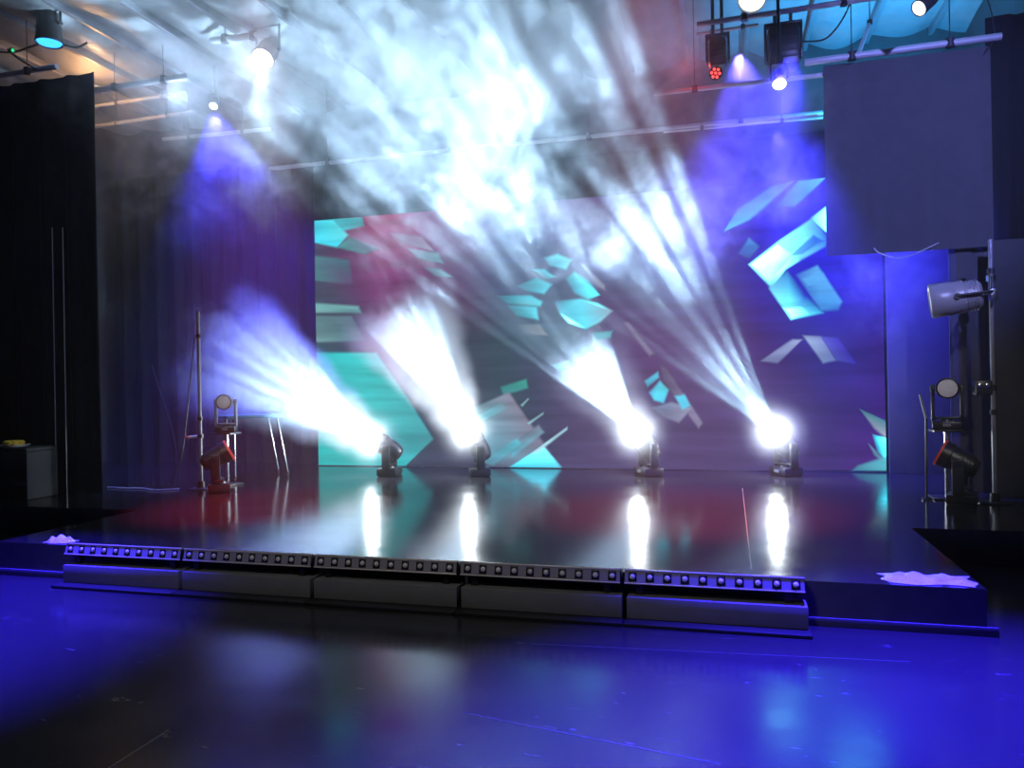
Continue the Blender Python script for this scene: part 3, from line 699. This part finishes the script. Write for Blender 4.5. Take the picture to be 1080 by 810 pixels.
def shelf_stand(name, label, x, y, h):
    t = thing(name, label, 'stand', (x, y, ZS))
    MB().box((x, y, h-0.012), (0.30, 0.26, 0.024), 0.004).build('top_plate', M['blackm'], t)
    MB().tube((x, y, ZS+0.02), (x, y, h-0.02), 0.028, 14).build('post', M['chrome'], t)
    MB().box((x, y, ZS+0.01), (0.32, 0.30, 0.02), 0.005).build('base_plate', M['blackm'], t)
shelf_stand('fixture_stand', 'metal stand before the table end carrying a moving head', -6.60, 9.02, 1.00)
shelf_stand('fixture_stand', 'metal stand in the right wing carrying a moving head', 2.23, 9.10, 1.02)
moving_head('moving_head_light', 'unlit moving head with round pale lens in the right wing', (2.23, 9.10, 1.02), (2.23, 9.06, 1.46), (-0.2, -1, -0.01), M['disc'], None, 0.75, 'black')
moving_head('moving_head_light', 'unlit tilted moving head on the floor below the right wing lens', (2.27, 8.72, ZS), (2.25, 8.72, 0.72), (-0.84, 0.30, 0.45), M['disc'], None, 0.92, rim='orange')
t = thing('effect_light', 'small dark fixture clamped to the right pole at lens height', 'stage light', (2.60, 8.85, 1.45))
MB().box((2.50, 8.83, 1.46), (0.16, 0.13, 0.15), 0.02).build('body', M['black'], t)
for dx in (-0.04, 0.03):
    MB().lathe((2.50+dx, 8.765, 1.48), (0, -1, 0), [(0, 0.024), (0.008, 0.024), (0.012, 0.012)], 14).build('lens', M['chrome'], t)
MB().lathe((2.60, 8.85, 1.43), (0, 0, 1), [(0, 0.024), (0, 0.038), (0.06, 0.038), (0.06, 0.024)]).build('clamp', M['blackm'], t)
t = thing('tripod_arm', 'thin slanted arm left of the moving head in the right wing', 'stand', (2.00, 8.98, ZS))
MB().tube((2.00, 8.98, ZS+0.02), (1.995, 8.92, 1.15), 0.012, 8).build('lower_tube', M['blackm'], t)
MB().tube((1.995, 8.92, 1.15), (1.925, 8.86, 1.40), 0.014, 8, 0.008).build('upper_tube', M['pipe'], t)
MB().lathe((2.00, 8.98, ZS), (0, 0, 1), [(0, 0.05), (0.02, 0.05), (0.03, 0.02)]).build('foot', M['blackm'], t)
cable('power_cable', 'thin cable sagging below the hanging drape at right', [aty(922, 262, 9.54), aty(928, 267, 9.47), aty(945, 272, 9.45), aty(962, 269, 9.45), aty(978, 262, 9.47), aty(990, 256, 9.54)], 0.008, M['pipe'])

# ------------------------------------------------------------------ pipes and lamps under the ceiling
def pipe(label, p, q, r, m='pipe', hangers=2):
    p = Vector(p); q = Vector(q)
    t = thing('hanging_pipe', label, 'pipe', p)
    MB().tube(p, q, r, 12).build('tube', M[m], t)
    for k in range(hangers):
        c = p.lerp(q, (k+0.5)/hangers)
        h = MB().tube(c, (c.x, c.y, ZC-0.02), 0.006, 6); h.lathe(c-Vector((0, 0, r+.01)), (0, 0, 1), [(0, r*0.6), (0.004, r+0.01), (2*r+0.02, r+0.01), (2*r+0.024, r*0.6)], 12)
        h.build('hanger', M['blackm'], t)
    return t
def pl(label, a, b, Y, r, m='pipe', hangers=2, Y2=None): return pipe(label, aty(*a, Y), aty(*b, Y if Y2 is None else Y2), r, m, hangers)
pl('pale batten along the top of the right hanging drape', (849, 66), (1056, 38.5), HY-0.05, 0.040)
pl('pipe crossing the upper right, above the dark hanging fixtures', (735, 26), (945, -6), 9.0, 0.030)
pl('thin pipe just under the upper right pipe', (735, 36), (800, 26), 9.4, 0.018)
pl('pipe running behind the lit lamp left of the hanging drape', (690, 99), (868, 79), 9.6, 0.028)
pl('long pipe above the screen, from the smoke to the hanging drape', (285, 178), (868, 119), 11.3, 0.035, hangers=4)
pl('second long pipe close under the one above the screen', (700, 139), (868, 124), 11.2, 0.020)
pl('upper warm-lit pipe beside the left drape', (96, 96), (199, 80), 9.2, 0.040)
pl('middle dull pipe beside the left drape', (100, 112), (196, 98), 10.2, 0.030)
pl('lower warm-lit pipe beside the left drape', (97, 134), (205, 118), 10.4, 0.032)
pl('violet-lit pipe under the small white lamp at upper left', (172, 147), (285, 136), 10.6, 0.030)
pl('warm-lit batten along the top of the far left drape', (-60, 90), (60, 70), 8.05, 0.035)
pl('short pale bar in the smoke above the big white lamp', (223, 43), (282, 36), 9.0, 0.045)
for a, b, Y, lab in [((905, 58), (929, -8), 9.8, 'upright tube before the cyan ceiling, left of two'), ((1008, -6), (1027, -6), 9.8, None)]:
    if lab:
        pipe(lab, aty(*a, Y), aty(*b, Y+0.6), 0.022, hangers=1)

def can_light(label, lens_px, Y, d, size, lens_m, group='hanging can lamps', hang=0.5):
    L = aty(*lens_px, Y); d = Vector(d).normalized(); c = L-d*0.17*size
    t = thing('hanging_lamp', label, 'lamp', c+Vector((0, 0, 0.2*size)), group)
    b = MB().lathe(c, d, [(-0.19*size, 0.04*size), (-0.18*size, 0.075*size), (-0.10*size, 0.10*size), (0.10*size, 0.115*size), (0.17*size, 0.125*size), (0.18*size, 0.12*size), (0.165*size, 0.11*size)])
    bo = b.build('can', M['black'], t)
    MB().lathe(c, d, [(0.160*size, 0.112*size), (0.175*size, 0.10*size), (0.182*size, 0.05*size), (0.184*size, 0.005)]).build('lens', lens_m, bo)
    s = d.cross(Vector((0, 0, 1))); s = s.normalized() if s.length > 0.05 else Vector((1, 0, 0))
    y = MB(); top = c+Vector((0, 0, 0.26*size))
    for k in (-1, 1): y.tube(c+s*k*0.115*size, c+s*k*0.15*size, 0.02*size, 8); y.tube(c+s*k*0.14*size, top+s*k*0.14*size, 0.012*size, 8)
    y.tube(top-s*0.15*size, top+s*0.15*size, 0.012*size, 8)
    y.build('yoke', M['blackm'], t)
    k = MB().tube(top, top+Vector((0, 0, hang)), 0.018, 8); k.lathe(top, (0, 0, 1), [(0, 0.02), (0.01, 0.04), (0.05, 0.04), (0.06, 0.02)], 12)
    k.build('clamp', M['blackm'], t)
    return t
can_light('lit white lamp at the top edge, above the dark hanging fixtures', (793, -2), 8.4, (-0.1, -0.75, -0.62), 1.2, M['lamp_on'], hang=0.35)
can_light('lit white lamp under the dark box fixture, left of the hanging drape', (822, 89), 8.62, (-0.05, -0.55, -0.8), 0.62, M['lamp_on'], hang=0.9)
can_light('black can lamp with white lens at the top right, before the cyan ceiling', (969, 9), 8.5, (-0.72, -0.38, -0.60), 0.68, M['lamp_warm'], hang=0.55)
can_light('big bright white lamp in the smoke at upper left', (277, 62), 9.0, (0.0, -0.6, -0.75), 1.25, M['lamp_on'], hang=0.2)
can_light('small white lamp at upper left, lower than the big bright one', (225, 112), 10.0, (0.2, -0.6, -0.7), 0.52, M['lamp_on'], hang=0.45)
t = can_light('dark hanging lamp with flat blue lit lens near the upper left corner', (52, 45), 8.0, (0.02, -0.02, -1.0), 1.35, M['lamp_blue'], hang=0.1)
# dark moving heads hung from the upper pipe
def hung(label, px, Y, w, h, top):
    c = aty(*px, Y); t = thing('hanging_fixture', label, 'stage light', c)
    b = MB().box(c, (w, w*0.9, h), 0.05)
    for k in range(5): b.box(c+Vector((0, -w*0.45-0.004, h*(-0.3+0.15*k))), (w*0.8, 0.012, 0.02))
    b.build('body', M['black'], t)
    y = MB()
    for s in (-1, 1): y.box(c+Vector((s*(w/2+0.02), 0, h*0.15)), (0.03, 0.12, h*0.9), 0.01)
    y.box(c+Vector((0, 0, h*0.6)), (w+0.07, 0.12, 0.03), 0.01); y.build('yoke', M['blackm'], t)
    k = MB()
    for s in (-0.25, 0.25): k.tube(c+Vector((s*w, 0, h*0.6)), c+Vector((s*w, 0, top)), 0.02, 8)
    k.build('clamp', M['blackm'], t)
    return t, c
hung('dark box fixture hanging above the lit lamp left of the drape', (826, 52), 9.2, 0.34, 0.46, 0.45)
t, c = hung('dark hanging fixture with a red glowing lens at its foot', (757, 57), 9.1, 0.20, 0.34, 1.3)
l = aty(755.5, 77, 8.98)
led = MB().lathe(l, (-0.2, -0.9, -0.35), [(0, 0.075), (0.03, 0.075), (0.035, 0.06)], 20).build('lamp_ring', M['black'], t)
for k in range(7):
    a = k*math.pi/3; rr = 0.0 if k == 6 else 0.045
    dd = Vector((-0.2, -0.9, -0.35)).normalized(); sx = dd.orthogonal().normalized(); sy = dd.cross(sx)
    MB().lathe(l+dd*0.034+sx*rr*math.cos(a)+sy*rr*math.sin(a), dd, [(0, 0.017), (0.006, 0.014), (0.008, 0.004)], 10).build('red_led', M['led_red'], led)
# cables at the upper left and upper right
cable('ceiling_cable', 'dark cable swagging past the blue lamp at upper left', [aty(-10, 54, 8.1), aty(14, 55, 8.1), aty(30, 50, 8.1), aty(45, 46, 8.15), aty(62, 46, 8.2), aty(80, 50, 8.3), aty(92, 45, 8.3)], 0.014, M['black'])
cable('ceiling_cable', 'dark cable slanting down from the green light to the left drape', [aty(8, 52, 8.0), aty(20, 62, 8.0), aty(38, 73, 8.0)], 0.014, M['black'])
t = thing('indicator_light', 'tiny green light beside the blue lamp at upper left', 'light', aty(13, 53, 7.95))
MB().lathe(aty(13.5, 53, 7.96), (0.1, -1, -0.3), [(0, 0.03), (0.03, 0.03), (0.035, 0.02)], 12).build('housing', M['black'], t)
MB().lathe(aty(13.5, 53, 7.93), (0.1, -1, -0.3), [(0, 0.022), (0.008, 0.018), (0.011, 0.004)], 12).build('bulb', M['led_green'], t)
cable('ceiling_cable', 'loose black cable looping before the cyan ceiling at right', [aty(845, 44, 9.0), aty(868, 42, 9.1), aty(882, 30, 9.1), aty(893, 12, 9.1), aty(898, -3, 9.1)], 0.010, M['black'])
cable('ceiling_cable', 'thin cable dropping to the end of the drape batten at right', [aty(1040, -4, 9.4), aty(1046, 15, 9.4), aty(1049, 38, 9.45), aty(1042, 52, 9.4)], 0.006, M['black'])

# ------------------------------------------------------------------ smoke and haze
class F:
    """a field of the smoke's density, written as arithmetic"""
    nt = None
    def __init__(s, sock): s.k = sock
    @staticmethod
    def math(op, *a):
        n = F.nt.nodes.new('ShaderNodeMath'); n.operation = op
        for i, v in enumerate(a):
            if isinstance(v, F): F.nt.links.new(v.k, n.inputs[i])
            else: n.inputs[i].default_value = float(v)
        return F(n.outputs[0])
    @staticmethod
    def vmath(op, *a, out=0):
        n = F.nt.nodes.new('ShaderNodeVectorMath'); n.operation = op
        for i, v in enumerate(a):
            if isinstance(v, F): F.nt.links.new(v.k, n.inputs[i])
            elif isinstance(v, (int, float)): n.inputs['Scale' if op == 'SCALE' else i].default_value = v
            else: n.inputs[i].default_value = tuple(v)
        return F(n.outputs[out])
    def __add__(s, o): return F.math('ADD', s, o)
    def __sub__(s, o): return F.math('SUBTRACT', s, o)
    def __mul__(s, o): return F.math('MULTIPLY', s, o)
    def __truediv__(s, o): return F.math('DIVIDE', s, o)
    def max(s, o): return F.math('MAXIMUM', s, o)
    def step(s, a, b, lo=0.0, hi=1.0):
        n = F.nt.nodes.new('ShaderNodeMapRange'); n.interpolation_type = 'SMOOTHSTEP'
        F.nt.links.new(s.k, n.inputs['Value'])
        for nm, v in (('From Min', a), ('From Max', b), ('To Min', lo), ('To Max', hi)): n.inputs[nm].default_value = v
        return F(n.outputs[0])
def noise(P, scale, detail=4, rough=0.55, dist=0.0, out=0):
    n = F.nt.nodes.new('ShaderNodeTexNoise'); n.inputs['Scale'].default_value = scale; n.inputs['Detail'].default_value = detail
    n.inputs['Roughness'].default_value = rough; n.inputs['Distortion'].default_value = dist
    F.nt.links.new(P.k, n.inputs['Vector']); return F(n.outputs[out])
def smoke():
    nt = bpy.data.node_groups.new('smoke_density', 'GeometryNodeTree'); F.nt = nt
    nt.interface.new_socket('Geometry', in_out='INPUT', socket_type='NodeSocketGeometry')
    nt.interface.new_socket('Geometry', in_out='OUTPUT', socket_type='NodeSocketGeometry')
    go = nt.nodes.new('NodeGroupOutput')
    P0 = F(nt.nodes.new('GeometryNodeInputPosition').outputs[0])
    def warp(P, sc, amt, det=2):
        c = F.vmath('SUBTRACT', noise(P, sc, det, 0.5, 0, 1), (0.5, 0.5, 0.5))
        return F.vmath('ADD', P, F.vmath('SCALE', c, amt))
    P1 = warp(P0, 0.9, 1.2); P2 = warp(warp(P1, 2.2, 0.55), 6.0, 0.14)
    def blob(px, py, Y, r, w, P=P1, ry=1.0):
        d = F.vmath('SUBTRACT', P, aty(px, py, Y)); d = F.vmath('MULTIPLY', d, (1/r, 1/(r*ry), 1/r))
        q = F.vmath('DOT_PRODUCT', d, d, out=1)
        return F.math('EXPONENT', q*-1.0)*w
    # big drifting bank under the ceiling
    bank = None
    for b in CLOUD:
        f = blob(*b); bank = f if bank is None else bank+f
    n1 = noise(P2, 1.4, 6, 0.62)
    body = n1.step(0.36, 0.66, 0.10, 1.0)
    wisp = noise(P2, 3.6, 5, 0.66).step(0.38, 0.66, 0.15, 1.0)
    dens = bank*body*wisp*3.6
    # smoke shaped as a cone along each beam, its lit form put into density
    for (hx, d, L, w, near), (b, c, dd, lens) in zip(PLUMES, HEAD_POS):
        rel = F.vmath('SUBTRACT', warp(P0, 2.2, 0.30), lens)
        t = F.vmath('DOT_PRODUCT', rel, dd, out=1)
        rr = F.math('SQRT', (F.vmath('DOT_PRODUCT', rel, rel, out=1)-t*t).max(0.0))
        cone = (rr - t*hx).step(0.02, 0.34, 1.0, 0.0)
        nn = noise(P2, 2.4, 5, 0.62)
        along = (t + (nn*2.4-1.2)*d).step(L*0.62, L*1.02, 1.0, 0.0)*t.step(near*0.4, near, 0.25, 1.0)
        dens = dens + cone*along*nn.step(0.30, 0.62, 0.35, 1.0)*w
    # dense puffs added around each lens to imitate its glare
    for b, c, dd, lens in HEAD_POS:
        q = F.vmath('SUBTRACT', P0, lens+dd*0.03+Vector((0, -0.08, 0))); q = F.vmath('DOT_PRODUCT', q, q, out=1)
        dens = dens + F.math('EXPONENT', q*-14.0)*0.5
    dens = F.math('MULTIPLY', (dens-0.012).max(0.0), 1.0)
    vc = nt.nodes.new('GeometryNodeVolumeCube')
    lo, hi, vx = (-10.4, 7.4, 0.35), (2.9, 11.38, 6.40), 0.036
    vc.inputs['Min'].default_value = lo; vc.inputs['Max'].default_value = hi
    for a, nm in enumerate('XYZ'): vc.inputs['Resolution '+nm].default_value = int((hi[a]-lo[a])/vx)
    nt.links.new(dens.k, vc.inputs['Density'])
    m = bpy.data.materials.new('drifting_smoke'); m.use_nodes = True; t = m.node_tree
    t.nodes.remove(t.nodes['Principled BSDF'])
    at = t.nodes.new('ShaderNodeAttribute'); at.attribute_name = 'density'
    sc = t.nodes.new('ShaderNodeVolumeScatter'); sc.inputs['Color'].default_value = (0.97, 0.98, 1.0, 1); sc.inputs['Anisotropy'].default_value = 0.25
    t.links.new(at.outputs['Fac'], sc.inputs['Density']); t.links.new(sc.outputs[0], t.nodes['Material Output'].inputs['Volume'])
    sm = nt.nodes.new('GeometryNodeSetMaterial'); sm.inputs['Material'].default_value = m
    nt.links.new(vc.outputs[0], sm.inputs[0]); nt.links.new(sm.outputs[0], go.inputs[0])
    v = bpy.data.volumes.new('stage_smoke'); v.materials.append(m)
    o = bpy.data.objects.new('stage_smoke', v); COL.objects.link(o)
    md = o.modifiers.new('density', 'NODES'); md.node_group = nt
    tag(o, 'white wispy stage smoke drifting through the light beams and under the ceiling', 'smoke', kind='stuff')
    # thin even haze over the stage
    h = bpy.data.materials.new('thin_haze'); h.use_nodes = True; t = h.node_tree; t.nodes.remove(t.nodes['Principled BSDF'])
    sc = t.nodes.new('ShaderNodeVolumeScatter'); sc.inputs['Density'].default_value = HAZE; sc.inputs['Anisotropy'].default_value = 0.2
    t.links.new(sc.outputs[0], t.nodes['Material Output'].inputs['Volume'])
    hz = MB().box(((XL+XR)/2, 9.3, 3.47), (XR-XL-0.04, 5.8, 6.3)).build('haze', h, smooth=False)
    tag(hz, 'thin bluish haze hanging over the whole stage', 'haze', kind='stuff')
HAZE = 0.009
# place in the picture, depth, radius, density of each bank of smoke
CLOUD = [
    (460, 2, 9.4, 1.0, .8), (600, 0, 9.5, .9, .9), (540, 20, 9.6, .8, .6), (680, 10, 9.6, .8, .6), (360, 5, 9.3, .9, .6),
    (420, 40, 9.2, 1.1, .5), (330, 40, 9.2, 1.0, .45), (480, 130, 9.3, .7, .45), (500, 215, 9.8, .55, .55), (560, 60, 9.3, .9, .5),
    (620, 100, 9.5, .6, .45), (590, 30, 9.3, .7, .4), (700, 240, 10.2, .5, 1.1), (625, 250, 10.0, .40, .7), (665, 215, 10.0, .45, .6),
    (550, 190, 9.6, .5, .4), (400, 160, 9.3, .6, .3), (250, 120, 9.2, .9, .28), (170, 190, 9.2, .9, .10), (120, 50, 8.8, .9, .26), (200, 40, 9.0, .9, .28),
    (640, 40, 9.6, .7, .35), (110, 340, 9.0, .3, .10), (430, 230, 9.8, .5, .3), (740, 60, 9.4, .8, .20), (790, 170, 9.4, .8, .20), (930, 300, 10.4, .6, .12),
    (60, 10, 8.6, .7, .2), (280, 200, 9.4, .6, .08),
]
# half-opening, raggedness, length, density, start of each plume
PLUMES = [(0.32, 0.8, 3.0, 1.5, 0.5), (0.32, 0.6, 2.3, 1.5, 0.5), (0.36, 0.9, 1.6, 0.22, 0.4), (0.34, 1.0, 2.0, 0.04, 0.5)]
smoke()
